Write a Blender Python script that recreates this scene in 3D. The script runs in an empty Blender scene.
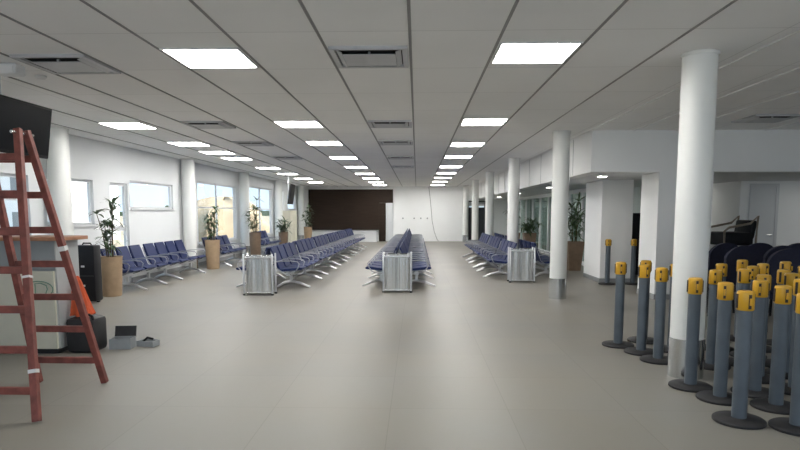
import bpy, bmesh, math, random
from math import pi, sin, cos, radians, atan
from mathutils import Vector, Matrix
C = bpy.context.scene.collection
random.seed(7)

# ------------------------------------------------------------------ materials
def mat(name, col, rough=.5, metal=0., var=0., scale=8., bump=0., emit=None, estr=0., spec=None, coat=0.):
    m = bpy.data.materials.new(name); m.use_nodes = True
    nt = m.node_tree; b = nt.nodes['Principled BSDF']
    b.inputs['Base Color'].default_value = (*col, 1); b.inputs['Roughness'].default_value = rough
    b.inputs['Metallic'].default_value = metal
    if spec is not None: b.inputs['Specular IOR Level'].default_value = spec
    if coat: b.inputs['Coat Weight'].default_value = coat
    if emit: b.inputs['Emission Color'].default_value = (*emit, 1); b.inputs['Emission Strength'].default_value = estr
    if var or bump:
        tc = nt.nodes.new('ShaderNodeTexCoord'); n = nt.nodes.new('ShaderNodeTexNoise')
        n.inputs['Scale'].default_value = scale; n.inputs['Detail'].default_value = 4
        nt.links.new(tc.outputs['Object'], n.inputs['Vector'])
        if var:
            r = nt.nodes.new('ShaderNodeValToRGB')
            r.color_ramp.elements[0].position = .3; r.color_ramp.elements[1].position = .7
            r.color_ramp.elements[0].color = (*[max(0, c*(1-var)) for c in col], 1)
            r.color_ramp.elements[1].color = (*[min(1, c*(1+var)) for c in col], 1)
            nt.links.new(n.outputs['Fac'], r.inputs['Fac']); nt.links.new(r.outputs['Color'], b.inputs['Base Color'])
        if bump:
            bp = nt.nodes.new('ShaderNodeBump'); bp.inputs['Strength'].default_value = bump
            bp.inputs['Distance'].default_value = .01
            nt.links.new(n.outputs['Fac'], bp.inputs['Height']); nt.links.new(bp.outputs['Normal'], b.inputs['Normal'])
    return m

def tile_mat(name, col, tx, ty, groove, rough, dark, var=.04, ox=0., oy=0., stain=None, bump=0.):
    """square tiles with a joint line, slight tone change from tile to tile"""
    m = mat(name, col, rough, spec=.36); nt = m.node_tree; b = nt.nodes['Principled BSDF']; L = nt.links
    tc = nt.nodes.new('ShaderNodeTexCoord'); mp = nt.nodes.new('ShaderNodeMapping')
    mp.inputs['Location'].default_value = (ox, oy, 0)
    L.new(tc.outputs['Object'], mp.inputs['Vector'])
    br = nt.nodes.new('ShaderNodeTexBrick'); br.offset = 0; br.squash = 1
    br.inputs['Scale'].default_value = 1; br.inputs['Brick Width'].default_value = tx
    br.inputs['Row Height'].default_value = ty; br.inputs['Mortar Size'].default_value = groove
    br.inputs['Mortar Smooth'].default_value = .3; br.inputs['Bias'].default_value = 0
    br.inputs['Color1'].default_value = (*[c*(1-var) for c in col], 1)
    br.inputs['Color2'].default_value = (*[min(1, c*(1+var)) for c in col], 1)
    br.inputs['Mortar'].default_value = (*[c*dark for c in col], 1)
    L.new(mp.outputs['Vector'], br.inputs['Vector'])
    out = br.outputs['Color']
    n = nt.nodes.new('ShaderNodeTexNoise'); n.inputs['Scale'].default_value = .7; n.inputs['Detail'].default_value = 5
    L.new(tc.outputs['Object'], n.inputs['Vector'])
    if stain:
        mx = nt.nodes.new('ShaderNodeMix'); mx.data_type = 'RGBA'; mx.blend_type = 'MULTIPLY'
        r = nt.nodes.new('ShaderNodeValToRGB'); r.color_ramp.elements[0].position = .35; r.color_ramp.elements[1].position = .65
        r.color_ramp.elements[0].color = (*stain, 1); r.color_ramp.elements[1].color = (1, 1, 1, 1)
        L.new(n.outputs['Fac'], r.inputs['Fac']); mx.inputs['Factor'].default_value = 1
        L.new(out, mx.inputs[6]); L.new(r.outputs['Color'], mx.inputs[7]); out = mx.outputs[2]
        mr = nt.nodes.new('ShaderNodeMapRange'); mr.inputs['To Min'].default_value = rough*.8; mr.inputs['To Max'].default_value = rough*1.3
        L.new(n.outputs['Fac'], mr.inputs['Value']); L.new(mr.outputs['Result'], b.inputs['Roughness'])
    L.new(out, b.inputs['Base Color'])
    return m

M = {}
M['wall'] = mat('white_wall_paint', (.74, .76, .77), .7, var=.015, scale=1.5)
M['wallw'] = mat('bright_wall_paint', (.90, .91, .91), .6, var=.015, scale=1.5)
M['column'] = mat('column_paint', (.78, .79, .77), .5, var=.015, scale=2)
M['floor'] = tile_mat('porcelain_floor', (.222, .216, .196), .9, .9, .004, .42, .84, .025, ox=.2, stain=(.95, .90, .83))
M['ceil'] = tile_mat('ceiling_tiles', (.93, .93, .93), .72, 1.2, .006, .9, .78, .015, ox=.06, oy=.0, stain=(.96, .96, .96))
M['runner'] = mat('ceiling_runner_grey', (.30, .30, .30), .5)
M['runnerw'] = mat('ceiling_runner_white', (.8, .8, .8), .4)
M['panel'] = mat('lamp_diffuser', (.9, .9, .9), .5, emit=(1, .98, .95), estr=26.0)
M['down'] = mat('downlight_diffuser', (.9, .9, .9), .5, emit=(1, .97, .9), estr=45.0)
M['pframe'] = mat('lamp_frame_white', (.75, .75, .75), .5)
M['vent'] = mat('vent_metal', (.52, .53, .55), .45, .3)
M['ventd'] = mat('vent_dark', (.05, .05, .05), .8)
M['steel'] = mat('brushed_steel', (.74, .75, .75), .26, .9)
M['sleeve'] = mat('polished_steel', (.68, .70, .72), .14, 1.0)
M['chrome'] = mat('chrome', (.62, .63, .65), .33, .9)
M['armchrome'] = mat('satin_chrome', (.36, .37, .39), .35, .8)
M['alu'] = mat('aluminium_silver', (.62, .64, .66), .35, .7)
M['navy'] = mat('navy_upholstery', (.012, .022, .085), .55, var=.12, scale=30, bump=.1, spec=.25)
M['navyd'] = mat('dark_navy_fabric', (.012, .014, .035), .8, var=.15, scale=30, bump=.1)
M['black'] = mat('black_plastic', (.010, .010, .012), .45, var=.1, spec=.25)
M['blackr'] = mat('black_rubber', (.018, .018, .02), .6, var=.15, scale=20)
M['screen'] = mat('screen_black', (.006, .007, .010), .3, spec=.15)
M['post'] = mat('slate_blue_post', (.088, .108, .13), .42, var=.12, scale=6)
M['yellow'] = mat('yellow_cap', (.62, .34, .02), .35, var=.06)
M['slot'] = mat('belt_slot_dark', (.03, .02, .02), .6)
M['redwood'] = mat('red_brown_painted_wood', (.20, .058, .045), .5, var=.3, scale=14, bump=.2)
M['paint'] = mat('white_paint_drips', (.7, .7, .7), .6)
M['oak'] = mat('orange_wood', (.42, .20, .11), .45, var=.15, scale=12)
M['armw'] = mat('pale_worn_wood', (.30, .25, .20), .5, var=.15, scale=12)
M['cream'] = mat('cream_panel', (.62, .60, .50), .5, var=.03)
M['greyp'] = mat('grey_laminate', (.27, .29, .30), .45, var=.04)
M['greyl'] = mat('light_grey_laminate', (.42, .44, .45), .45, var=.03)
M['green'] = mat('pale_green_print', (.16, .27, .2), .5)
M['pot'] = mat('tan_planter', (.42, .30, .19), .6, var=.10, scale=9, bump=.15)
M['potb'] = mat('brown_planter', (.22, .15, .10), .6, var=.12, scale=9, bump=.15)
M['soil'] = mat('soil', (.03, .022, .015), .95, var=.3, scale=40)
M['leaf'] = mat('leaf_green', (.065, .11, .05), .45, var=.4, scale=5)
M['stem'] = mat('stem_brown', (.10, .08, .04), .8, var=.2)
M['base'] = mat('grey_skirting', (.30, .31, .32), .5)
M['frame'] = mat('window_frame_white', (.70, .72, .74), .4)
M['dark'] = mat('dark_door', (.02, .022, .028), .3)
M['white'] = mat('white_laminate', (.72, .73, .74), .4)
M['doorw'] = mat('white_door', (.66, .68, .70), .4)
M['orange'] = mat('orange_fabric', (.62, .10, .03), .7, var=.15, scale=12)
M['ground'] = mat('dry_ground', (.34, .29, .20), .95, var=.18, scale=.15)
M['mound'] = mat('mound_beige', (.40, .32, .21), .95, var=.15, scale=1.2, bump=.4)
M['bark'] = mat('bark', (.08, .06, .04), .9, var=.2)
M['crown'] = mat('tree_green', (.07, .10, .05), .9, var=.35, scale=1.5)
M['asph'] = mat('bounce_concrete', (.60, .60, .58), .9, var=.06, scale=.5)

def wood_panel():
    m = mat('dark_wood_panelling', (.040, .026, .020), .6, spec=.2); nt = m.node_tree; b = nt.nodes['Principled BSDF']; L = nt.links
    tc = nt.nodes.new('ShaderNodeTexCoord'); mp = nt.nodes.new('ShaderNodeMapping'); mp.inputs['Scale'].default_value = (.5, 1, 9)
    n = nt.nodes.new('ShaderNodeTexNoise'); n.inputs['Scale'].default_value = 3; n.inputs['Detail'].default_value = 6
    r = nt.nodes.new('ShaderNodeValToRGB')
    r.color_ramp.elements[0].color = (.016, .009, .006, 1); r.color_ramp.elements[1].color = (.042, .026, .017, 1)
    L.new(tc.outputs['Object'], mp.inputs['Vector']); L.new(mp.outputs['Vector'], n.inputs['Vector'])
    L.new(n.outputs['Fac'], r.inputs['Fac']); L.new(r.outputs['Color'], b.inputs['Base Color'])
    return m
M['wood'] = wood_panel()

def glass_mat(name, tint, fac):
    m = bpy.data.materials.new(name); m.use_nodes = True; nt = m.node_tree; nt.nodes.clear()
    o = nt.nodes.new('ShaderNodeOutputMaterial'); mx = nt.nodes.new('ShaderNodeMixShader')
    t = nt.nodes.new('ShaderNodeBsdfTransparent'); t.inputs['Color'].default_value = (*tint, 1)
    g = nt.nodes.new('ShaderNodeBsdfGlossy'); g.inputs['Roughness'].default_value = .02
    f = nt.nodes.new('ShaderNodeLayerWeight'); pw = nt.nodes.new('ShaderNodeMath'); pw.operation = 'POWER'; pw.inputs[1].default_value = 5
    nt.links.new(f.outputs['Facing'], pw.inputs[0]); f = pw
    ml = nt.nodes.new('ShaderNodeMath'); ml.operation = 'MULTIPLY_ADD'; ml.inputs[1].default_value = fac; ml.inputs[2].default_value = .03
    nt.links.new(f.outputs[0], ml.inputs[0]); nt.links.new(ml.outputs[0], mx.inputs[0])
    nt.links.new(t.outputs[0], mx.inputs[1]); nt.links.new(g.outputs[0], mx.inputs[2]); nt.links.new(mx.outputs[0], o.inputs[0])
    return m
M['glass'] = glass_mat('window_glass', (.98, .99, 1.0), .3)
M['glassg'] = glass_mat('greenish_glass', (.80, .88, .85), .5)

# ------------------------------------------------------------------ mesh builder
class MB:
    def __init__(s): s.b = bmesh.new()
    def box(s, c, d, rot=None, bev=0.):
        r = bmesh.ops.create_cube(s.b, size=1); vs = r['verts']
        bmesh.ops.scale(s.b, vec=Vector(d), verts=vs)
        if bev:
            es = list({e for v in vs for e in v.link_edges})
            q = bmesh.ops.bevel(s.b, geom=es, offset=bev, segments=2, affect='EDGES', profile=.5)
            vs = list({v for f in q['faces'] for v in f.verts} | {v for v in vs if v.is_valid})
        if rot is not None: bmesh.ops.rotate(s.b, cent=(0, 0, 0), matrix=rot, verts=vs)
        bmesh.ops.translate(s.b, vec=Vector(c), verts=vs); return s
    def span(s, a, b, bev=0.):
        return s.box([(a[i]+b[i])/2 for i in range(3)], [abs(b[i]-a[i]) for i in range(3)], bev=bev)
    def bar(s, p0, p1, w, h, up=(0, 0, 1)):
        p0, p1 = Vector(p0), Vector(p1); d = p1-p0; z = d.normalized(); x = Vector(up).cross(z)
        if x.length < 1e-4: x = Vector((1, 0, 0)).cross(z)
        x.normalize(); y = z.cross(x)
        R = Matrix((x, y, z)).transposed()
        return s.box((p0+p1)/2, (w, h, d.length), rot=R)
    def loft(s, rings, close=True, cap=True):
        R = [[s.b.verts.new(p) for p in r] for r in rings]; n = len(R[0])
        for a, b in zip(R, R[1:]):
            for i in range(n if close else n-1):
                j = (i+1) % n; s.b.faces.new((a[i], a[j], b[j], b[i]))
        if cap and close:
            s.b.faces.new(list(reversed(R[0]))); s.b.faces.new(R[-1])
        return s
    def lathe(s, prof, c=(0, 0, 0), n=24, cap=True):
        return s.loft([[(c[0]+r*cos(2*pi*i/n), c[1]+r*sin(2*pi*i/n), c[2]+z) for i in range(n)] for r, z in prof], cap=cap)
    def tube(s, pts, r, n=8, closed=False):
        pts = [Vector(p) for p in pts]; rings = []; up = Vector((0, 0, 1))
        for i, p in enumerate(pts):
            if closed: t = pts[(i+1) % len(pts)]-pts[i-1]
            else: t = pts[min(i+1, len(pts)-1)]-pts[max(i-1, 0)]
            t.normalize(); x = up.cross(t)
            if x.length < .05: x = Vector((1, 0, 0)).cross(t)
            x.normalize(); y = t.cross(x); rr = r[i] if isinstance(r, (list, tuple)) else r
            if i and rings:
                # keep the frame turning smoothly
                if x.dot(px) < 0 and abs(x.dot(px)) > .5: x = -x; y = -y
            px = x
            rings.append([p+(x*cos(2*pi*k/n)+y*sin(2*pi*k/n))*rr for k in range(n)])
        if closed: rings.append(rings[0])
        return s.loft(rings, cap=not closed)
    def prism(s, poly, a, b, axis='x'):
        f = {'x': lambda u, v, w: (w, u, v), 'y': lambda u, v, w: (u, w, v), 'z': lambda u, v, w: (u, v, w)}[axis]
        return s.loft([[f(u, v, w) for u, v in poly] for w in (a, b)])
    def obj(s, name, m, parent=None, smooth=False, bevel=0.):
        bmesh.ops.remove_doubles(s.b, verts=s.b.verts, dist=1e-6) if False else None
        bmesh.ops.recalc_face_normals(s.b, faces=s.b.faces)
        me = bpy.data.meshes.new(name); s.b.to_mesh(me); s.b.free()
        if smooth:
            for p in me.polygons: p.use_smooth = True
        o = bpy.data.objects.new(name, me); C.objects.link(o); me.materials.append(m if not isinstance(m, str) else M[m])
        if parent: o.parent = parent
        if smooth:
            md = o.modifiers.new('es', 'EDGE_SPLIT'); md.split_angle = radians(40)
        if bevel:
            md = o.modifiers.new('bv', 'BEVEL'); md.width = bevel; md.segments = 2; md.limit_method = 'ANGLE'
        return o

def tag(o, label, cat, group=None, kind=None):
    if label: o['label'] = label
    if cat: o['category'] = cat
    if group: o['group'] = group
    if kind: o['kind'] = kind
    return o
def thing(name, label, cat, loc=(0, 0, 0), rz=0., group=None):
    o = bpy.data.objects.new(name, None); C.objects.link(o); o.location = loc; o.rotation_euler = (0, 0, rz)
    o.empty_display_size = .1
    return tag(o, label, cat, group)
def struct(o): o['kind'] = 'structure'; return o
def dup(root, loc=None, rz=None, label=None, group=None):
    r = root.copy(); C.objects.link(r)
    if loc is not None: r.location = loc
    if rz is not None: r.rotation_euler = (0, 0, rz)
    if label: r['label'] = label
    if group: r['group'] = group
    for ch in list(root.children):
        c = ch.copy(); C.objects.link(c); c.parent = r
        for g in ch.children:
            d = g.copy(); C.objects.link(d); d.parent = c
    return r
ORD = ['first', 'second', 'third', 'fourth', 'fifth', 'sixth', 'seventh', 'eighth', 'ninth', 'tenth', 'eleventh']

# ------------------------------------------------------------------ shell
XL, XR, YB, YF, H = -6.2, 11., -3., 32., 2.9
struct(MB().span((XL-.25, YB-.2, -.15), (XR+.2, YF+.3, 0)).obj('floor', 'floor'))
struct(MB().span((XL-.25, YB-.2, H), (XR+.2, YF+.3, H+.2)).obj('ceiling', 'ceil'))
# left wall with window openings: (y0, y1, z0, z1)
OPEN = [(6.3, 8.7, 1.07, 2.1), (8.85, 9.5, 1.07, 2.1), (9.95, 10.16, 1.30, 2.1), (10.64, 11.42, 1.28, 2.12), (12.05, 12.8, .0, 2.12), (12.9, 15.2, 1.6, 2.2),
        (16.9, 20.55, .62, 2.4), (20.98, 21.9, .62, 2.4), (22.2, 25.65, .62, 2.5), (26.2, 28.0, .62, 2.5), (28.8, 30.7, 1.66, 2.4)]
w = MB(); y = YB
for (a, b, z0, z1) in OPEN:
    w.span((XL-.12, y, 0), (XL, a, H))
    if z0 > 0: w.span((XL-.12, a, 0), (XL, b, z0))
    w.span((XL-.12, a, z1), (XL, b, H)); y = b
w.span((XL-.12, y, 0), (XL, YF+.2, H))
struct(w.obj('wall_left', 'wall'))
def frame_yz(mb, a, b, z0, z1, x0, x1, t, mid_z=(), mid_y=()):
    mb.span((x0, a, z0), (x1, a+t, z1)); mb.span((x0, b-t, z0), (x1, b, z1))
    mb.span((x0, a+t, z0), (x1, b-t, z0+t)); mb.span((x0, a+t, z1-t), (x1, b-t, z1))
    for z in mid_z: mb.span((x0, a+t, z-t/2), (x1, b-t, z+t/2))
    for y in mid_y: mb.span((x0, y-t/2, z0+t), (x1, y+t/2, z1-t))
    return mb
n = 0
for i, (a, b, z0, z1) in enumerate(OPEN):
    mz, my = (), ()
    if i == 0: mz, my = (1.72,), (7.1, 7.9)
    if i == 1: mz = (1.72,)
    if i in (6, 7, 8, 9): mz, my = (1.66,), ()
    if i == 6: my = (18.7,)
    if i == 8: my = (23.9,)
    if i == 4:
        d = struct(bpy.data.objects.new('door_1', None)); C.objects.link(d)
        frame_yz(MB(), a, b, z0, z1, XL-.10, XL-.05, .06, mz, ()).span((XL-.09, a+.06, 1.12), (XL-.06, b-.06, 1.24)).span((XL-.09, a+.06, .06), (XL-.06, b-.06, .40)).obj('door_frame', 'frame', d)
        MB().span((XL-.08, a+.06, .06), (XL-.07, b-.06, z1-.06)).obj('pane', 'glass', d)
        MB().tube([(XL-.03, b-.1, .9), (XL+.02, b-.1, .92), (XL+.02, b-.1, 1.2), (XL-.03, b-.1, 1.22)], .012).obj('door_handle', 'chrome', d, True)
        continue
    n += 1
    d = struct(bpy.data.objects.new('window_%d' % n, None)); C.objects.link(d)
    frame_yz(MB(), a, b, z0, z1, XL-.10, XL-.05, .045, mz, my).obj('window_frame', 'frame', d)
    MB().span((XL-.08, a+.045, z0+.045), (XL-.07, b-.045, z1-.045)).obj('pane', 'glass', d)
    MB().span((XL-.05, a-.02, z0-.03), (XL+.04, b+.02, z0)).obj('window_sill', 'white', d)
# baseboards
b = MB(); b.span((XL, YB, 0), (XL+.015, 12.05, .1)); b.span((XL, 12.8, 0), (XL+.015, YF, .1))
struct(b.obj('baseboard_left', 'base'))
# back wall with a dark doorway at its right end
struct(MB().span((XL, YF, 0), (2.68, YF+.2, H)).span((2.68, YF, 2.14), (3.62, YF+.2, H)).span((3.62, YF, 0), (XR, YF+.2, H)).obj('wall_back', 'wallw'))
struct(MB().span((XL, YB-.2, 0), (XR, YB, .12)).span((XL, YB-.2, 2.72), (XR, YB, H)).obj('wall_rear', 'wall'))
d = struct(bpy.data.objects.new('window_20', None)); C.objects.link(d)
g = MB().span((XL, YB-.14, 2.66), (XR, YB-.06, 2.72)).span((XL, YB-.14, .12), (XR, YB-.06, .18))
for k in range(12): g.span((XL+k*1.555, YB-.14, .18), (XL+k*1.555+.06, YB-.06, 2.66))
g.obj('window_frame', 'frame', d)
MB().span((XL, YB-.105, .18), (XR, YB-.095, 2.66)).obj('pane', 'glass', d)
struct(MB().span((XR, YB, 0), (XR+.2, YF, H)).obj('wall_right', 'wall'))
d = struct(bpy.data.objects.new('door_2', None)); C.objects.link(d)
MB().span((2.68, YF-.02, 0), (2.74, YF+.18, 2.14)).span((3.56, YF-.02, 0), (3.62, YF+.18, 2.14)).span((2.74, YF-.02, 2.08), (3.56, YF+.18, 2.14)).obj('door_frame', 'dark', d)
MB().span((2.74, YF+.06, 0), (3.14, YF+.1, 1.8)).span((3.16, YF+.06, 0), (3.56, YF+.1, 1.8)).obj('door_leaf', 'dark', d)
MB().span((2.74, YF+.07, 1.84), (3.56, YF+.09, 2.08)).obj('pane', 'frame', d)
MB().box((3.1, YF+.04, 1.0), (.02, .03, .3)).obj('door_handle', 'chrome', d)
# bulkhead: a dropped band along the hall and across the right side
BX, BY, BZ = 2.98, 10.5, 2.2
g = MB().span((BX, BY, BZ), (BX+.25, YF, H-.001)).span((BX+.25, BY, BZ), (XR, BY+.25, H-.001))
struct(g.obj('wall_bulkhead', 'wallw'))
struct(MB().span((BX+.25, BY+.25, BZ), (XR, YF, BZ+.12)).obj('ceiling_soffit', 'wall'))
k = MB()
for yy in (11.7, 13.2, 14.7, 16.2, 17.7, 19.2, 20.7, 22.2, 23.7, 25.2, 26.7, 28.2, 29.7): k.span((BX-.006, yy, BZ+.01), (BX, yy+.02, H-.01))
struct(k.obj('trim_1', 'greyl'))
struct(MB().span((4.14, BY+.0, 0), (5.06, BY+.8, BZ)).obj('wall_pier', 'wallw'))
struct(MB().span((3.96, 13.05, 0), (4.62, 14.3, BZ)).obj('wall_block', 'wallw'))
struct(MB().span((4.125, BY-.015, 0), (5.075, BY, .09)).span((4.125, BY, 0), (4.14, BY+.8, .09)).span((3.945, 13.035, 0), (4.63, 13.05, .09)).span((3.945, 13.05, 0), (3.96, 14.3, .09)).obj('baseboard_right', 'base'))
# small room on the right: far wall and a projecting box with a door
struct(MB().span((6.1, 17.0, 0), (XR, 17.15, BZ)).obj('wall_room', 'wall'))
struct(MB().span((7.1, 13.5, 0), (XR, 13.7, BZ)).span((7.1, 13.7, 0), (7.3, 17.0, BZ)).obj('wall_store', 'wallw'))
d = struct(bpy.data.objects.new('door_3', None)); C.objects.link(d)
MB().span((7.30, 13.46, 0), (7.36, 13.5, 2.14)).span((7.86, 13.46, 0), (7.92, 13.5, 2.14)).span((7.36, 13.46, 2.08), (7.86, 13.5, 2.14)).obj('door_frame', 'doorw', d)
MB().span((7.36, 13.475, .01), (7.86, 13.5, 2.08)).obj('door_leaf', 'doorw', d)
MB().tube([(7.79, 13.475, 1.02), (7.79, 13.43, 1.02), (7.70, 13.43, 1.02)], .012).obj('door_handle', 'chrome', d, True)
# glazed partition behind the plants
d = struct(bpy.data.objects.new('trim_2', None)); C.objects.link(d)
gp = MB(); y = 14.45
gp.span((4.75, 14.3, 0), (4.85, YF, .12)); gp.span((4.75, 14.3, 2.08), (4.85, YF, BZ))
while y < YF-.2:
    gp.span((4.74, y, .12), (4.86, y+.12, 2.08)); y += 1.5
gp.obj('partition_frame', 'frame', d)
MB().span((4.795, 14.3, .12), (4.805, YF, 2.08)).obj('pane', 'glassg', d)
struct(MB().span((6.0, 14.3, 0), (6.1, YF, BZ)).obj('wall_inner', 'wall'))
# ceiling runners
n = 3
for x, m_ in [(-5.72, 'runner'), (-4.95, 'runner'), (-4.21, 'runner'), (-3.66, 'runner'), (-2.94, 'runner'), (-2.22, 'runner'), (-1.5, 'runner'), (-.78, 'runner'), (-.06, 'runner'),
              (.66, 'runner'), (1.38, 'runner'), (2.10, 'runner'), (2.95, 'runnerw'), (3.7, 'runnerw'), (4.42, 'runnerw'), (5.9, 'runnerw'), (7.4, 'runnerw'), (8.9, 'runnerw')]:
    yE = YF if x < BX else BY
    t = MB().span((x-.012, YB, H-.004), (x+.012, yE, H))
    if m_ == 'runner': t.span((x-.003, YB, H-.010), (x+.003, yE, H-.004))
    else: t.span((x-.028, YB, H-.014), (x-.012, yE, H))
    struct(t.obj('trim_%d' % n, m_)); n += 1

# ------------------------------------------------------------------ columns
def column(x, y, label, r=.155):
    t = thing('column', label, 'column', (x, y, 0), 0, 'round white columns')
    MB().lathe([(r, .36), (r, H-.02)], n=32).obj('shaft', 'column', t, True)
    MB().lathe([(r+.008, 0), (r+.008, .36)], n=32).obj('steel_sleeve', 'sleeve', t, True)
    MB().lathe([(r+.012, H-.03), (r+.012, H-.003)], n=32).obj('collar', 'column', t, True)
    return t
CY = [.4, 5.52, 10.6, 15.7, 20.8, 25.9, 31.0]
lab = [None, 'big white round column standing among the yellow-capped posts', 'white round column with steel foot standing alone on the open floor',
       'white round column rising just behind the right-hand steel bin', 'white round column at the second bench of the right-hand row',
       'slim white column beyond the right-hand benches, before the last one', 'farthest white column on the right, near the dark doorway']
for y_, l in zip(CY, lab):
    if l: column(2.49, y_, l, .145)
lab = [None, None, 'round white column at the left wall behind the wooden counter', 'round white column at the left wall beside the second planter',
       'round white column at the left wall beside the third planter', 'slim white column at the left wall near the hanging screen', 'farthest white column on the left beside the dark wood panelling']
for y_, l in zip([.4, 5.0, 9.98]+CY[3:], lab):
    if l: column(-5.98, y_, l, .17)

# ------------------------------------------------------------------ ceiling lamps
lamp = None
def lamp_at(x, y_, label):
    global lamp
    if lamp is None:
        lamp = thing('ceiling_light', label, 'ceiling light', (x, y_, H), 0, 'square ceiling light panels')
        s = .34
        f = MB(); f.span((-s, -s, -.014), (s, -s+.02, -.001)); f.span((-s, s-.02, -.014), (s, s, -.001)); f.span((-s, -s+.02, -.014), (-s+.02, s-.02, -.001)); f.span((s-.02, -s+.02, -.014), (s, s-.02, -.001))
        f.obj('frame', 'pframe', lamp)
        MB().span((-s+.02, -s+.02, -.010), (s-.02, s-.02, -.003)).obj('diffuser', 'panel', lamp)
    else: dup(lamp, (x, y_, H), 0, label)
for nm, x, ys in [('middle-left row', -1.86, [1.6, 5.56, 9.6, 12.2, 15.35, 18.5, 21.6, 24.5, 27.5, 30.3]), ('right-hand row', 1.02, [1.6, 5.46, 9.45, 12.5, 15.2, 18.4, 21.3, 24.2, 27.1, 30.2]),
                  ('far-left row by the windows', -4.63, [9.68, 12.25, 14.0, 15.5, 18.8, 21.6, 24.6, 27.6])]:
    k = 0
    for y_ in ys:
        if y_ < 4: lamp_at(x, y_, 'square white ceiling light panel of the %s, above the camera' % nm); continue
        lamp_at(x, y_, 'square white ceiling light panel, %s from the front in the %s' % (ORD[k], nm)); k += 1
# lamps on the right-hand part of the ceiling behind the viewer
for x, y_ in [(6.0, 1.5)]: lamp_at(x, y_, 'square white ceiling light panel above the right side, beyond the picture')
dl = None
for (x, y_, l) in [(3.55, 11.75, 'small round downlight under the bulkhead beside the white pier'), (3.6, 16.6, 'small round downlight over the tall palm planter'),
                (3.6, 21.6, 'small round downlight over the bushy far planter'), (3.6, 26.6, 'small round downlight at the far end of the lowered ceiling'),
                (8.9, 11.6, 'added round downlight brightening the side room, front'), (8.6, 12.3, 'added round downlight brightening the side room, right'), (6.5, 15.3, 'added round downlight brightening the recess of the side room'), (5.4, 17.6, 'added round downlight brightening the glass partition from behind, near'), (5.4, 22.5, 'added round downlight brightening the glass partition from behind, middle'), (5.4, 27.5, 'added round downlight brightening the glass partition from behind, far')]:  # side-room and partition downlights are added fill to brighten those spaces
    if dl is None:
        dl = thing('downlight', l, 'ceiling light', (x, y_, BZ), 0, 'round downlights')
        MB().lathe([(.09, -.012), (.11, -.001)], n=20, cap=False).obj('ring', 'pframe', dl, True)
        MB().lathe([(.088, -.010), (.088, -.003)], n=20).obj('diffuser', 'down', dl)
    else: dup(dl, (x, y_, BZ), 0, l)

# ------------------------------------------------------------------ ceiling vents
vent = None
for (x, y_, l) in [(-.42, 5.54, 'large grey ceiling air vent overhead near the centre line'), (-3.28, 5.72, 'grey ceiling air vent at upper left, above the hanging screen'),
                   (-.42, 9.6, 'centre row air vent, second from the front'), (-.42, 12.1, 'centre row air vent, third from the front'), (-.42, 15.3, 'centre row air vent, fourth from the front'),
                   (-.42, 18.4, 'centre row air vent, farthest'), (-3.3, 9.6, 'left row air vent, second from the front'), (-3.3, 12.2, 'left row air vent, third from the front'),
                   (-3.3, 15.3, 'left row air vent, farthest'), (5.15, 9.2, 'dark-edged air vent in the ceiling at far right')]:
    if vent is None:
        vent = thing('ceiling_vent', l, 'air vent', (x, y_, H), 0, 'square ceiling air vents')
        s = .335
        f = MB(); t_ = .045
        f.span((-s, -s, -.025), (s, -s+t_, -.001)); f.span((-s, s-t_, -.025), (s, s, -.001)); f.span((-s, -s+t_, -.025), (-s+t_, s-t_, -.001)); f.span((s-t_, -s+t_, -.025), (s, s-t_, -.001))
        f.obj('frame', 'vent', vent)
        MB().span((-s+t_, -s+t_, -.004), (s-t_, s-t_, -.002)).obj('duct_opening', 'ventd', vent)
        MB().box((0, .0, -.035), (.46, .40, .008), bev=.003).box((0, -.16, -.018), (.02, .02, .03)).box((0, .16, -.018), (.02, .02, .03)).obj('centre_plate', 'vent', vent)
        MB().box((-.255, 0, -.022), (.05, .52, .006), rot=Matrix.Rotation(radians(25), 3, 'Y')).obj('louvre', 'vent', vent)
        MB().box((.255, 0, -.022), (.05, .52, .006), rot=Matrix.Rotation(radians(-25), 3, 'Y')).obj('louvre', 'vent', vent)
    else: dup(vent, (x, y_, H), 0, l)
t = thing('ceiling_emergency_light', 'white box lamp on the ceiling at the left edge', 'lamp', (-3.87, 5.75, H))
MB().box((0, 0, -.049), (.22, .16, .10), bev=.015).obj('housing', 'white', t)
MB().box((0, -.083, -.06), (.18, .008, .06)).obj('lens', 'pframe', t)
t = thing('smoke_detector', 'small round white detector on the ceiling above the hanging screen', 'smoke detector', (-3.85, 6.2, H))
MB().lathe([(.055, -.003), (.055, -.02), (.04, -.035), (.015, -.04)], n=20).obj('body', 'pframe', t, True)

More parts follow.
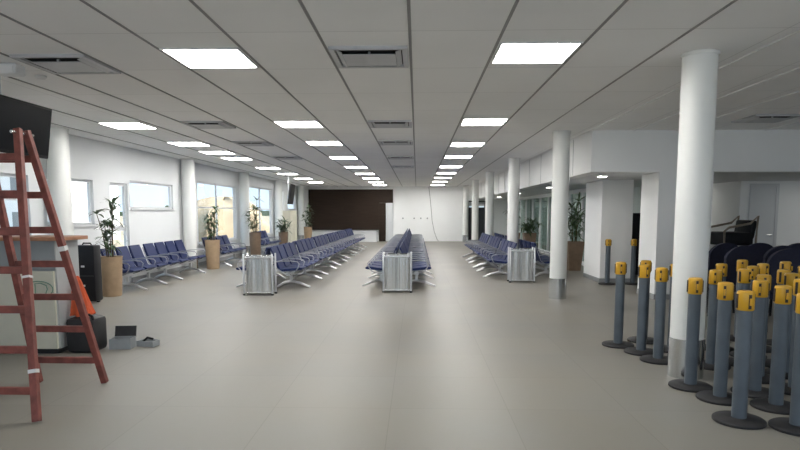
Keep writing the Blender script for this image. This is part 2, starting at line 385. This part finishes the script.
# ------------------------------------------------------------------ seat benches
def bench(nseat, label, loc, rz, group):
    t = thing('seat_bench', label, 'bench', loc, rz, group)
    P_ = .56; L = nseat*P_
    prof = [(-.26, .425), (-.27, .405), (-.24, .385), (-.10, .375), (.12, .355), (.19, .37), (.20, .40), (.12, .40), (-.08, .425), (-.2, .44)]
    bp = [(.17, .40), (.21, .385), (.27, .50), (.335, .68), (.37, .82), (.345, .83), (.31, .75), (.255, .60), (.20, .48)]
    for i in range(nseat):
        x = (i-(nseat-1)/2)*P_
        MB().prism(prof, x-.235, x+.235).obj('seat', 'navy', t, True, .012)
        MB().prism(bp, x-.225, x+.225).obj('backrest', 'navy', t, True, .012)
        MB().box((x, .06, .345), (.05, .26, .03)).bar((x, .12, .34), (x, .24, .40), .04, .02).obj('seat_bracket', 'alu', t)
    MB().span((-L/2+.06, -.01, .27), (L/2-.06, .06, .335)).obj('beam', 'alu', t)
    for sx in (-1, 1):
        x = sx*(L/2-.38)
        MB().box((x, .025, .20), (.055, .05, .16)).tube([(x, -.36, .018), (x, -.30, .035), (x, -.16, .095), (x, -.02, .125), (x, .07, .125), (x, .18, .095), (x, .28, .035), (x, .31, .018)], [.018, .022, .026, .03, .03, .026, .022, .018]).obj('leg', 'chrome', t, True)
    for i in range(nseat+1):
        x = (i-nseat/2)*P_
        MB().tube([(x, .05, .30), (x, -.13, .35), (x, -.19, .43), (x, -.215, .51), (x, -.18, .555), (x, -.05, .57), (x, .15, .565), (x, .26, .55)], .0105, 8).tube([(x, .05, .30), (x, .22, .42), (x, .30, .62), (x, .345, .76)], .009, 6).obj('armrest', 'armchrome', t, True)
    return t
b4 = None; b3 = None
def put(n_, x, y_, rz, label, group):
    global b4, b3
    if n_ == 4:
        if b4 is None: b4 = bench(4, label, (x, y_, 0), rz, group)
        else: dup(b4, (x, y_, 0), rz, label, group)
    else:
        if b3 is None: b3 = bench(3, label, (x, y_, 0), rz, group)
        else: dup(b3, (x, y_, 0), rz, label, group)
R90 = pi/2
YS = [12.72, 15.2, 17.68, 20.16, 22.64, 25.12]
for k, y_ in enumerate(YS):
    put(4, -2.51, y_, R90, 'navy bench facing the aisle, %s behind the left-hand steel bin' % ORD[k], 'benches of the left-hand double row')
    put(4, -3.29, y_, -R90, 'navy bench facing the windows, %s behind the left-hand steel bin' % ORD[k], 'benches of the left-hand double row')
YS = [12.95, 15.43, 17.91, 20.39, 22.87, 25.35]
for k, y_ in enumerate(YS):
    put(4, .02, y_, R90, 'right-facing navy bench of the middle double row, %s behind the middle bin' % ORD[k], 'benches of the middle double row')
    put(4, -.76, y_, -R90, 'left-facing navy bench of the middle double row, %s behind the middle bin' % ORD[k], 'benches of the middle double row')
for k, y_ in enumerate([14.7, 17.2, 19.7]):
    put(4, 1.90, y_, -R90, 'navy bench facing the centre aisle, %s behind the right-hand steel bin' % ORD[k], 'benches of the right-hand row')
    put(4, 3.02, y_, R90, 'navy bench on the plant side of the columns, %s behind the right-hand bin' % ORD[k], 'benches of the right-hand row')
put(3, -5.6, 11.9, R90, 'three-seat navy bench along the left wall behind the nearest planter', 'benches along the left wall')
put(4, -5.62, 14.0, R90, 'navy bench against the left wall under the long high window, before the second planter', 'benches along the left wall')
put(4, -5.55, 17.4, R90, 'navy bench along the left wall just beyond the second planter', 'benches along the left wall')
put(4, -5.55, 22.2, R90, 'navy bench along the left wall just beyond the third planter', 'benches along the left wall')

# ------------------------------------------------------------------ bins
def bin_at(x, y_, label, loc_label=None):
    t = thing('waste_bin', label, 'bin', (x, y_, 0), 0, 'steel waste bins')
    def lobe(cx, r, z0, z1, rib):
        n = 48; rings = []
        for z in (z0, z1): rings.append([(cx+(r+(rib if i % 4 < 2 else 0))*cos(2*pi*i/n), (r+(rib if i % 4 < 2 else 0))*sin(2*pi*i/n), z) for i in range(n)])
        return rings
    for sx in (-1, 1):
        o = MB().loft(lobe(sx*.118, .128, .05, .66, .006)).obj('drum', 'steel', t)
        MB().lathe([(.128, 0), (.128, .025)], (sx*.118, 0, .70), n=28).obj('lid', 'steel', t, True)
        MB().lathe([(.075, 0), (.07, .02)], (sx*.118, 0, .715), n=20).obj('opening', 'ventd', t)
    MB().span((-.25, -.135, .66), (.25, .135, .70)).obj('top_frame', 'steel', t, bevel=.01)
    MB().span((-.25, -.135, .03), (.25, .135, .055)).obj('bottom_frame', 'steel', t, bevel=.005)
    for sx in (-1, 1):
        for sy in (-1, 1):
            MB().lathe([(.018, .0), (.018, .75), (.01, .76)], (sx*.262, sy*.13, 0), n=12).obj('post', 'chrome', t, True)
            MB().lathe([(.024, 0), (.024, .03)], (sx*.262, sy*.13, 0), n=12).obj('foot', 'blackr', t)
    return t
b0 = bin_at(-2.90, 10.95, 'twin steel waste bin at the front end of the left double bench row')
dup(b0, (-.37, 11.4, 0), 0, 'twin steel waste bin at the front end of the middle bench row')
dup(b0, (2.28, 13.12, 0), 0, 'twin steel waste bin in front of the third column on the right')

# ------------------------------------------------------------------ planters and plants
def leaf(mb, p, az, el, ln, wd, droop=.6, seg=5):
    p = Vector(p); L_ = []; R_ = []; d = Vector((cos(az), sin(az), 0)); s_ = Vector((-sin(az), cos(az), 0)); q = p.copy()
    for i in range(seg+1):
        u = i/seg; wv = wd*sin(pi*min(1, .12+u*.88))*(1 if u < 1 else 0)+.002
        e = el-droop*u*1.6
        if i: q = q+(d*cos(e)+Vector((0, 0, sin(e))))*(ln/seg)
        L_.append(mb.b.verts.new(q+s_*wv*.5)); R_.append(mb.b.verts.new(q-s_*wv*.5))
    for i in range(seg): mb.b.faces.new((L_[i], L_[i+1], R_[i+1], R_[i]))
def plant(x, y_, label, h, kind='tall', pot='round', pm='pot', ph=.72, seed=1, spread=.5):
    rnd = random.Random(seed)
    t = thing('potted_plant', label, 'potted plant', (x, y_, 0), 0, None)
    if pot == 'round': MB().lathe([(.155, 0), (.165, .02), (.195, ph-.03), (.205, ph), (.18, ph), (.175, ph-.06)], n=28).obj('planter', pm, t, True)
    else:
        rings = [[(sx*r, sy*r, z) for sx, sy in ((-1, -1), (1, -1), (1, 1), (-1, 1))] for r, z in ((.15, 0), (.215, ph), (.185, ph), (.18, ph-.05))]
        MB().loft(rings).obj('planter', pm, t, bevel=.008)
    MB().lathe([(.17, ph-.07), (.17, ph-.045)], n=20).obj('soil', 'soil', t)
    st = MB(); lf = MB(); z0 = ph-.05
    nst = 5 if kind == 'tall' else 9
    for k in range(nst):
        a = 2*pi*k/nst+rnd.uniform(-.3, .3)
        hh = (h-z0-.12)*(1 if k == 0 else rnd.uniform(.45, .95)) if kind == 'tall' else (h-z0)*rnd.uniform(.25, .6)
        lean = rnd.uniform(.06, .30)*spread if k else .04
        pts = [(.05*cos(a)+lean*cos(a)*(u**1.5), .05*sin(a)+lean*sin(a)*(u**1.5), z0+hh*u) for u in (0, .3, .6, 1)]
        st.tube(pts, [.012, .010, .008, .006], 6)
        tops = [(1, 13), (.72, 8), (.5, 6), (.25, 6)] if kind == 'tall' else [(1, 11), (.5, 8)]
        for u, cnt in tops:
            px_ = (.05*cos(a)+lean*cos(a)*u**1.5, .05*sin(a)+lean*sin(a)*u**1.5, z0+hh*u)
            for q in range(cnt):
                leaf(lf, px_, rnd.uniform(0, 2*pi), rnd.uniform(.1, 1.2), rnd.uniform(.20, .38)*spread*1.4, rnd.uniform(.035, .06), rnd.uniform(.4, .9))
    st.obj('stem', 'stem', t, True)
    lf.obj('foliage', 'leaf', t)
    return t
plant(-5.54, 10.68, 'tall leafy plant in a tan round planter nearest on the left, before the black case', 1.78, 'tall', seed=3, spread=.55)
plant(-5.5, 16.0, 'leafy plant in a tan planter at the left column between two wall benches', 1.72, 'tall', seed=5, spread=.62, ph=.78)
plant(-5.45, 20.1, 'plant in a brownish planter at the third left column', 2.05, 'tall', seed=8, spread=.6, ph=.85, pm='potb')
plant(-5.5, 24.6, 'bushy plant in a brown planter under the hanging screen on the left', 1.55, 'bush', seed=9, spread=.75, pm='potb')
plant(-5.15, 28.3, 'far plant in a yellowish tan planter beside the dark wood panelling', 1.9, 'tall', seed=12, spread=.6, pm='pot', ph=.85)
plant(4.12, 15.85, 'big dark palm in a brown square planter right of the lone column', 1.92, 'tall', 'sq', 'potb', .76, 21, 1.05)
plant(3.98, 21.4, 'bushy green plant in a dark brown planter right of the third column', 1.55, 'bush', 'sq', 'potb', .8, 23, 1.0)
plant(3.98, 21.4+3.3, 'tall far plant in a planter seen between the right-hand columns', 1.95, 'tall', 'sq', 'potb', .7, 25, .75)

# ------------------------------------------------------------------ queue posts
POSTS = [(2.29, 6.78, 'yellow-capped post at the far left end of the group, clear of the others'), (2.66, 7.02, 'yellow-capped post just behind the leftmost group of four, tallest-looking'),
         (2.42, 6.43, 'second yellow-capped post from the left in the big group'), (2.46, 6.07, 'yellow-capped post standing just left of the big column'),
         (2.80, 6.55, 'yellow-capped post half hidden behind the left edge of the big column'), (2.37, 5.14, 'yellow-capped post directly right of the big columns steel foot'),
         (2.45, 4.80, 'yellow-capped post in the front line, second right of the column'), (2.33, 4.28, 'nearest yellow-capped post, on the lowest black base in the middle foreground'),
         (2.82, 4.97, 'yellow-capped post close behind the nearest post'), (2.78, 4.60, 'slate post right behind the pair at the right foreground'),
         (2.66, 4.14, 'slate post cut by the right picture edge in the foreground'), (2.89, 5.86, 'post peeking out right behind the big column'),
         (3.32, 6.60, 'post in the back of the group, left, before the stacked chairs'), (3.24, 5.97, 'post in the middle of the group, behind the front line'),
         (3.83, 7.15, 'hindmost post of the group in front of the dark chairs'), (3.10, 5.42, 'post in the centre of the crowded group'), (3.77, 6.62, 'post in the back rows, second from the rear'),
         (3.56, 5.92, 'post in the right part of the group, third row'), (3.43, 5.56, 'post at right, just inside the picture edge in the second row'),
         (4.02, 6.32, 'post in the back at the right picture edge'), (4.18, 6.90, 'rear post farthest to the right'), (3.48, 6.30, 'post in the back rows between its neighbours at centre right'),
         (3.20, 5.05, 'post at the right edge behind the foreground pair'), (4.02, 12.72, 'lone distant post in front of the white block'), (4.56, 12.74, 'distant post at the right corner of the white block')]
pp = [list(p[:2]) for p in POSTS]
for it in range(200):      # keep the round feet from overlapping
    for i in range(len(pp)):
        for j in range(i):
            dx, dy = pp[i][0]-pp[j][0], pp[i][1]-pp[j][1]; d_ = math.hypot(dx, dy)
            if d_ < .352:
                s_ = (.353-d_)/2/d_; pp[i][0] += dx*s_; pp[i][1] += dy*s_; pp[j][0] -= dx*s_; pp[j][1] -= dy*s_
        dx, dy = pp[i][0]-2.49, pp[i][1]-5.52; d_ = math.hypot(dx, dy)
        if d_ < .35: pp[i][0] += dx/d_*(.351-d_); pp[i][1] += dy/d_*(.351-d_)
post0 = None
for (x, y_), (_, _, l) in zip(pp, POSTS):
    rz = random.uniform(-.6, .6)
    if post0 is None:
        post0 = thing('queue_post', l, 'barrier post', (x, y_, 0), rz, 'slate barrier posts with yellow caps')
        MB().lathe([(.172, 0), (.175, .004), (.175, .018), (.165, .026), (.06, .034), (.052, .034)], n=36).obj('base', 'blackr', post0, True)
        MB().lathe([(.050, .034), (.050, .83)], n=28).obj('pole', 'post', post0, True)
        cp = MB().lathe([(.054, .815), (.058, .82), (.058, .935), (.052, .95), (.03, .955)], n=28).obj('cap', 'yellow', post0, True)
        for a in range(4):
            R = Matrix.Rotation(a*pi/2, 3, 'Z'); c_ = R @ Vector((0, -.057, .88))
            MB().box(c_, (.018, .014, .10), rot=R).obj('belt_slot', 'slot', cp)
        MB().box((0, -.069, .88), (.014, .012, .05), bev=.002).obj('belt_end', 'yellow', cp)
    else: dup(post0, (x, y_, 0), rz, l)

# ------------------------------------------------------------------ dark stacked banquet chairs (right)
def chair(loc, rz, label, group):
    t = thing('upholstered_chair', label, 'chair', loc, rz, group)
    MB().box((0, -.02, .45), (.46, .44, .08), bev=.03).obj('seat', 'navyd', t, True)
    poly = []
    for i in range(25):
        a = pi*i/24; poly.append((.25*cos(a)*(1 if i not in (0, 24) else .96), .86+.20*sin(a)))
    poly += [(-.235, .60), (-.2, .52), (.2, .52), (.235, .60)]
    def back(dy): return [(u, .20+dy+(v-.5)*.12-.22*abs(u)*abs(u), v) for u, v in poly]
    MB().loft([back(0), back(.06)]).obj('backrest', 'navyd', t, True, .015)
    for sx in (-1, 1):
        MB().bar((sx*.2, -.2, .42), (sx*.2, -.22, 0), .025, .025).obj('leg', 'black', t)
        MB().bar((sx*.2, .18, .60), (sx*.2, .24, 0), .025, .025).obj('leg', 'black', t)
    return t
c0 = None
for (x, y_, rz, l) in [(4.45, 8.55, .0, 'dark navy chair with rounded back, leftmost behind the posts'), (4.98, 8.6, .05, 'dark navy chair with rounded back, second from the left behind the posts'),
                    (5.52, 8.55, -.05, 'dark navy chair with rounded back, right of the gap, third behind the posts'), (6.06, 8.6, 0, 'dark navy chair with rounded back at the right picture edge'),
                    (4.55, 9.3, .1, 'dark navy chair in the rear row, next to the white pier'), (5.1, 9.35, 0, 'dark navy chair in the rear row, second from the pier'),
                    (5.65, 9.3, 0, 'dark navy chair in the rear row, third from the pier'), (6.2, 9.35, 0, 'dark navy chair in the rear row at the right edge'),
                    (4.62, 7.85, .0, 'dark navy chair in the front row, partly hidden by the posts'), (5.16, 7.85, .0, 'dark navy chair in the front row, rightmost seen')]:
    if c0 is None: c0 = chair((x, y_, 0), rz+pi, l, 'dark navy chairs behind the posts')
    else: dup(c0, (x, y_, 0), rz+pi, l)
t = thing('armchair', 'black armchair with pale wooden arms standing on the low table in the side room', 'chair', (6.17, 12.0, .702), -pi/2)
MB().box((0, 0, .30), (.62, .58, .26), bev=.05).obj('seat', 'black', t, True)
MB().box((0, .27, .48), (.60, .12, .36), rot=Matrix.Rotation(-.15, 3, 'X'), bev=.04).obj('backrest', 'black', t, True)
for sx in (-1, 1):
    MB().tube([(sx*.35, -.28, 0), (sx*.35, -.30, .45), (sx*.35, -.22, .52), (sx*.35, .18, .60), (sx*.35, .32, .74), (sx*.35, .30, .30), (sx*.35, .30, 0)], .022, 8).obj('arm', 'armw', t, True)
t = thing('low_table', 'black low table in the side room under the armchair', 'table', (6.17, 12.0, 0), -pi/2)
MB().box((0, 0, .67), (1.0, .9, .06)).obj('tabletop', 'black', t)
for sx in (-1, 1):
    for sy in (-1, 1): MB().box((sx*.45, sy*.38, .32), (.05, .05, .64)).obj('leg', 'black', t)
t = thing('dark_cabinet', 'tall black cabinet in the gap between the white block and the pier', 'cabinet', (5.35, 14.9, 0), 0)
MB().span((-.3, -.2, 0), (.5, .25, 1.5), bev=.01).obj('body', 'black', t)
MB().span((-.28, -.215, .05), (.09, -.2, 1.45)).obj('door', 'black', t)
MB().span((.11, -.215, .05), (.48, -.2, 1.45)).obj('door', 'black', t)

# ------------------------------------------------------------------ back of the hall
t = thing('wall_cladding', 'dark brown wood panelling on the far wall, cut out at the lower right', 'wall panelling', (0, 0, 0))
cl = MB().span((-5.75, YF-.10, .60), (-2.02, YF, 2.74)).span((-2.02, YF-.10, 2.03), (-1.27, YF, 2.74))
for z in (.95, 1.31, 1.67): cl.span((-5.75, YF-.106, z), (-2.02, YF-.10, z+.008))
cl.obj('panelling', 'wood', t)
tag(MB().span((-2.015, YF-.14, .001), (-1.66, YF-.001, 2.025)).obj('dark_upright', 'wood'), 'narrow dark strip beside the white door at the far wall', 'panel')
t = thing('low_counter', 'long low white counter beneath the dark wood panelling at the far end', 'counter', (-3.9, YF-.55, 0))
MB().span((-1.85, -.25, 0), (1.8, .3, .52)).obj('body', 'white', t)
MB().span((-1.87, -.28, .52), (1.82, .32, .56)).obj('counter_top', 'white', t)
t = thing('hinged_door', 'narrow white door under the panelling overhang at the far wall', 'door', (-1.46, YF-.06, 0))
MB().span((-.18, -.03, 0), (.20, .03, 2.02)).obj('door_leaf', 'doorw', t)
MB().tube([(.13, -.03, 1.0), (.13, -.08, 1.0), (.05, -.08, 1.0)], .012).obj('handle', 'chrome', t, True)
tag(MB().tube([(.62, YF-.012, 2.86), (.70, YF-.012, 2.2), (.76, YF-.012, 1.6), (.80, YF-.012, 1.1), (.92, YF-.012, .5), (1.08, YF-.012, .08), (1.15, YF-.05, .014)], .010, 6).obj('cable', 'black', smooth=True), 'thin black cable hanging down the white far wall', 'cable')
# socket plates in a row on the far wall
s0 = None
for k, x in enumerate((-.75, -.15, .2, .55)):
    l = 'tiny wall socket on the white far wall, %s from the left' % ORD[k]
    if s0 is None: s0 = tag(MB().box((0, 0, 0), (.07, .02, .07)).obj('wall_socket', 'greyp'), l, 'wall socket', 'sockets on the far wall'); s0.location = (x, YF-.01, 1.22)
    else: dup(s0, (x, YF-.01, 1.22), 0, l)
# pale display boards left of the panelling
t = thing('display_cabinet', 'beige cabinet against the left wall below the far windows', 'cabinet', (-5.85, 26.9, 0))
MB().span((-.3, -.75, 0), (.3, .75, 1.6), bev=.01).obj('body', 'cream', t)
MB().span((.3, -.73, .05), (.315, -.02, 1.55)).obj('door', 'cream', t)
MB().span((.3, .02, .05), (.315, .73, 1.55)).obj('door', 'cream', t)

# ------------------------------------------------------------------ hanging screens
def tv(label, loc, w_, h_, drop):
    t = thing('television', label, 'television', loc, 0)
    R = Matrix.Rotation(radians(8), 3, 'Y')
    MB().box((0, 0, 0), (.05, w_, h_), rot=R, bev=.008).obj('housing', 'black', t, True)
    MB().box(R @ Vector((.027, 0, .005)), (.004, w_-.04, h_-.06), rot=R).obj('screen', 'screen', t)
    MB().box((-.06, 0, .0), (.07, .25, .25)).box((-.11, 0, drop/2), (.05, .05, drop)).box((-.11, 0, drop-.01), (.16, .16, .02)).obj('ceiling_mount', 'alu', t)
    return t
tv('large black flat screen hanging from the ceiling at upper left, behind the ladder top', (-4.08, 6.02, 2.37), 1.25, .55, .53)
tv('small black screen seen edge-on hanging near the far left windows', (-4.72, 22.6, 2.20), .8, .75, .7)

# ------------------------------------------------------------------ ladder
t = thing('stepladder', 'red-brown wooden A-frame stepladder with white paint splashes, left foreground', 'ladder', (-3.04, 4.6, 0))
ox, oy = -3.04, 4.6
def rail(a, b, nm='rail'): MB().bar((a[0]-ox, a[1]-oy, a[2]), (b[0]-ox, b[1]-oy, b[2]), .045, .052, up=(1, 0, 0)).obj(nm, 'redwood', t, bevel=.004)
TZ = 2.15
FR0, FR1 = Vector((-2.72, 4.10, 0)), Vector((-3.10, 4.66, TZ))
FL0, FL1 = Vector((-3.36, 4.10, 0)), Vector((-3.44, 4.66, TZ))
BR0, BR1 = Vector((-2.75, 5.10, 0)), Vector((-3.10, 4.76, TZ))
BL0, BL1 = Vector((-3.34, 5.10, 0)), Vector((-3.44, 4.76, TZ))
# slight trim so that the rails stand on the floor plane
for a, b_ in ((FR0, FR1), (FL0, FL1), (BR0, BR1), (BL0, BL1)):
    a.z = .012; rail(a, b_)
O = Vector((ox, oy, 0))
for k in range(7):
    z = .22+.285*k; u = z/TZ
    for (l0, l1, r0, r1, dy) in ((FL0, FL1, FR0, FR1, 0), (BL0, BL1, BR0, BR1, 0)):
        a = l0.lerp(l1, u)-O; b_ = r0.lerp(r1, u)-O
        MB().box(((a.x+b_.x)/2, (a.y+b_.y)/2, z), (abs(a.x-b_.x)+.03, .03 if dy == 0 else .08, .055)).obj('rung', 'redwood', t, bevel=.004)
MB().tube([(FR1.x-ox, 4.58-oy, TZ-.03), (FR1.x-ox, 4.84-oy, TZ-.03)], .012).tube([(FL1.x-ox, 4.58-oy, TZ-.03), (FL1.x-ox, 4.84-oy, TZ-.03)], .012).obj('hinge_bolt', 'steel', t, True)
for (a, b_, u, du) in ((FR0, FR1, .155, .012), (BR0, BR1, .55, .018), (FR0, FR1, .47, .008)):
    p_, q_ = a.lerp(b_, u)-O, a.lerp(b_, u+du)-O
    MB().bar(p_, q_, .049, .056, up=(1, 0, 0)).obj('paint_splash', 'paint', t)

# ------------------------------------------------------------------ service counter behind the ladder
t = thing('service_desk', 'cream and grey service desk with orange wood top behind the ladder', 'desk', (-4.32, 6.2, 0))
MB().span((-.9, 0, .06), (.52, .42, 1.21)).obj('body', 'greyl', t)
MB().span((-.9, -.02, .90), (.52, 0, 1.21)).obj('upper_panel', 'greyp', t)
MB().span((-.9, -.03, .06), (.50, -.001, .89)).obj('cream_panel', 'cream', t)
MB().span((-.86, .02, 0), (.48, .40, .06)).obj('plinth', 'blackr', t)
MB().span((-.95, -.06, 1.21), (.62, .46, 1.25)).obj('counter_top', 'oak', t, bevel=.006)
lg = MB()
lg.tube([(.36+.15*cos(a*pi/16)-.02, -.034, .70+.085*sin(a*pi/16)) for a in range(32)], .006, 6, closed=True)
lg.tube([(.30, -.034, .64), (.30, -.034, .76), (.36, -.034, .765), (.42, -.034, .74), (.43, -.034, .70), (.41, -.034, .655), (.36, -.034, .64)], .006, 6, closed=True)
o = lg.obj('emblem', 'green', t, True); o.location = (-.0, .0, 0)
t = thing('storage_box', 'low grey box on the floor at the left picture edge', 'box', (-4.72, 5.88, 0))
MB().box((0, 0, .15), (.40, .30, .30), bev=.008).obj('body', 'greyp', t)
MB().box((0, 0, .315), (.42, .32, .03), bev=.006).obj('lid', 'greyp', t)
# black bag with orange cloth, tool boxes
t = thing('tool_bag', 'black soft bag on the floor right of the service desk', 'bag', (-3.60, 6.36, 0))
MB().box((0, 0, .19), (.32, .30, .38), bev=.05).obj('body', 'blackr', t, True)
MB().tube([(.06, -.12, .36), (.065, -.12, .40), (.10, -.12, .42), (.135, -.12, .40), (.14, -.12, .36)], .014).obj('handle', 'black', t, True)
m2 = MB(); rings = []
for i in range(13):
    u = i/12; rr = .02+.10*u**.8
    rings.append([(-.02+.05*u+rr*cos(a*pi/18)*(1+.16*sin(a*1.3+u*5)), -.02+rr*.8*sin(a*pi/18)*(1+.16*sin(a*.9+2)), .42*(1-u)+.012*sin(a*1.1)*u) for a in range(36)])
o = m2.loft(rings).obj('orange_vest', 'orange', smooth=True); o.location = (-3.665, 6.38, .402)
tag(o, 'orange vest heaped on the black bag beside the desk', 'vest')
t = thing('toolbox', 'grey open toolbox on the floor beside the black bag', 'toolbox', (-3.285, 6.50, 0), .12); t.scale = (.72, .8, .72)
MB().span((-.16, -.10, 0), (.16, .12, .015)).span((-.16, -.10, .015), (-.148, .12, .16)).span((.148, -.10, .015), (.16, .12, .16)).span((-.148, -.10, .015), (.148, -.088, .16)).span((-.148, .108, .015), (.148, .12, .16)).obj('body', 'greyp', t)
MB().box((0, .15, .23), (.32, .015, .17), rot=Matrix.Rotation(-.25, 3, 'X')).obj('lid', 'blackr', t)
MB().span((-.13, -.07, .03), (.13, .09, .12)).obj('tray', 'black', t)
t = thing('tool_tray', 'small dark tray on the floor, rightmost of the tools', 'tray', (-3.05, 6.62, 0), -.2); t.scale = (.8, .8, .9)
MB().span((-.13, -.08, 0), (.13, .08, .02)).span((-.13, -.08, .02), (.13, -.07, .07)).span((-.13, .07, .02), (.13, .08, .07)).span((-.13, -.07, .02), (-.12, .07, .07)).span((.12, -.07, .02), (.13, .07, .07)).obj('body', 'greyp', t)
MB().tube([(-.08, 0, .05), (-.02, .02, .10), (.08, 0, .09)], .015).obj('handle', 'black', t, True)
# tall black case
t = thing('hard_case', 'tall black hard case standing upright by the left wall beside the planter', 'case', (-5.50, 9.85, 0), 0)
MB().box((0, 0, .50), (.35, .24, .94), bev=.03).obj('body', 'black', t, True)
MB().box((0, -.122, .46), (.30, .01, .02)).obj('seam', 'blackr', t)
for z in (.30, .62): MB().box((-.02, -.127, z), (.05, .016, .03)).obj('latch', 'chrome', t)
MB().tube([(-.08, 0, .96), (-.06, 0, 1.0), (.06, 0, 1.0), (.08, 0, .96)], .012).obj('handle', 'black', t, True)
for sx in (-1, 1): MB().tube([(sx*.12-.02, .05, .03), (sx*.12+.02, .05, .03)], .03, 12).obj('wheel', 'blackr', t)

# ------------------------------------------------------------------ outside
GZ = -.15
struct(MB().span((-400, -150, GZ-.2), (300, 500, GZ-.01)).obj('ground_outside', 'ground'))
struct(MB().span((XL-.5, YB-.2, GZ-.2), (XL-.255, YF+.3, GZ+.1)).span((-40, -60, GZ-.1), (45, YB-.25, GZ+.05)).obj('trim_outside', 'asph'))  # rear apron is unseen, added pale to bounce sunlight onto the ceiling
m_ = MB(); rings = []
for i in range(9):
    u = i/8; r = 2.9*cos(u*pi/2)**.8+.02; z = 2.45*sin(u*pi/2)
    rings.append([((-10.6+r*.8*cos(a*pi/14)*(1+.12*sin(a*.9+i))), 33+r*1.5*sin(a*pi/14)*(1+.10*cos(a*1.7)), GZ+z*(1+.05*sin(a*1.3))) for a in range(28)])
m_.loft(rings)
tag(m_.obj('beige_mound', 'mound', smooth=True), 'rounded beige mound shape outside the large left window', 'mound')  # plain rounded beige shape outside the window
def house(label, loc, sx, sy, h, wins):
    t = thing('building', label, 'building', loc)
    MB().span((-sx/2, -sy/2, 0), (sx/2, sy/2, h)).obj('wall', 'wallw', t)
    MB().span((-sx/2-.3, -sy/2-.3, h), (sx/2+.3, sy/2+.3, h+.3)).obj('roof', 'greyl', t)
    for (x, z) in wins: MB().span((x-.5, -sy/2-.03, z-.5), (x+.5, -sy/2, z+.5)).obj('window', 'greyp', t)
    return t
house('white building with dark windows seen through the nearest left window', (-24, 34, GZ), 10, 8, 4.2, [(-4, 1.2), (-2.4, 1.2), (-.8, 1.2), (.8, 1.2), (2.4, 1.2), (4, 1.2), (-4, 3), (-2.4, 3), (.8, 3), (2.4, 3), (4, 3)])
tr = random.Random(5)
def tree(x, y_, h, label, group='distant trees'):
    t = thing('tree', label, 'tree', (x, y_, GZ), 0, group)
    MB().tube([(0, 0, 0), (.1, 0, h*.25), (0, .1, h*.5)], [h*.04, h*.03, h*.02], 8).obj('trunk', 'bark', t, True)
    m_ = MB()
    for k in range(7):
        c_ = Vector((tr.uniform(-1, 1)*h*.28, tr.uniform(-1, 1)*h*.28, h*(.58+tr.uniform(-.12, .2)))); r = h*tr.uniform(.16, .26)
        q = bmesh.ops.create_icosphere(m_.b, subdivisions=3, radius=r)
        for v in q['verts']:
            v.co = v.co*(1+tr.uniform(-.14, .14))+c_
    m_.obj('crown', 'crown', t)
for i, (x, y_, h, l) in enumerate([(-58, 150, 5, 'distant tree on the horizon seen through the high window'), (-95, 165, 5.5, 'distant tree seen through the window of the near bay'),
                       (-90, 220, 6, 'distant tree beyond the beige mound'), (-125, 190, 6, 'distant tree at the left of the outdoor view'), (-70, 200, 5, 'distant tree seen through the far windows')]):
    tree(x, y_, h, l)
m_ = MB(); pts = []
for k in range(121):
    x = -395+k*3.2; hgt = 1.5+1.3*abs(sin(k*.7))+.9*abs(sin(k*1.9+1))
    pts.append((x, hgt))
rings = [[(x, 330, GZ), (x, 330+2, GZ+h_), (x, 336, GZ+h_*.9), (x, 340, GZ)] for x, h_ in pts]
m_.loft(rings)
tag(m_.obj('tree_line', 'crown'), 'low dark line of distant vegetation on the horizon', 'hedge', kind='stuff')

# ------------------------------------------------------------------ light and sky
wld = bpy.data.worlds.new('World'); bpy.context.scene.world = wld; wld.use_nodes = True
nt = wld.node_tree; bg = nt.nodes['Background']
tc = nt.nodes.new('ShaderNodeTexCoord'); sp = nt.nodes.new('ShaderNodeSeparateXYZ'); rp = nt.nodes.new('ShaderNodeValToRGB')
rp.color_ramp.elements[0].position = .0; rp.color_ramp.elements[0].color = (.66, .80, .92, 1)
rp.color_ramp.elements[1].position = .35; rp.color_ramp.elements[1].color = (.40, .62, .90, 1)
nt.links.new(tc.outputs['Generated'], sp.inputs[0]); nt.links.new(sp.outputs['Z'], rp.inputs[0]); nt.links.new(rp.outputs[0], bg.inputs[0])
bg.inputs[1].default_value = 1.3
sl = bpy.data.lights.new('sun', 'SUN'); sl.energy = 9.0; sl.angle = .01; sl.color = (1, .95, .87)
so = bpy.data.objects.new('sun', sl); C.objects.link(so); so.rotation_euler = (0, radians(42), radians(25)); so.location = (20, 0, 30)

# ------------------------------------------------------------------ camera
cd = bpy.data.cameras.new('camera'); cam = bpy.data.objects.new('camera', cd); C.objects.link(cam)
cd.sensor_width = 36; cd.lens = 27; cd.shift_y = 48/800; cd.clip_end = 2000; cd.clip_start = .05
p_ = atan(.1); th = atan(17/600*cos(p_))
cam.location = (0, 0, 1.5); cam.rotation_euler = (pi/2-p_, 0, th)
sc = bpy.context.scene; sc.camera = cam
sc.view_settings.view_transform = 'Standard'; sc.view_settings.look = 'None'; sc.view_settings.gamma = 1
sc.view_settings.use_curve_mapping = False; sc.view_settings.exposure = 0.36
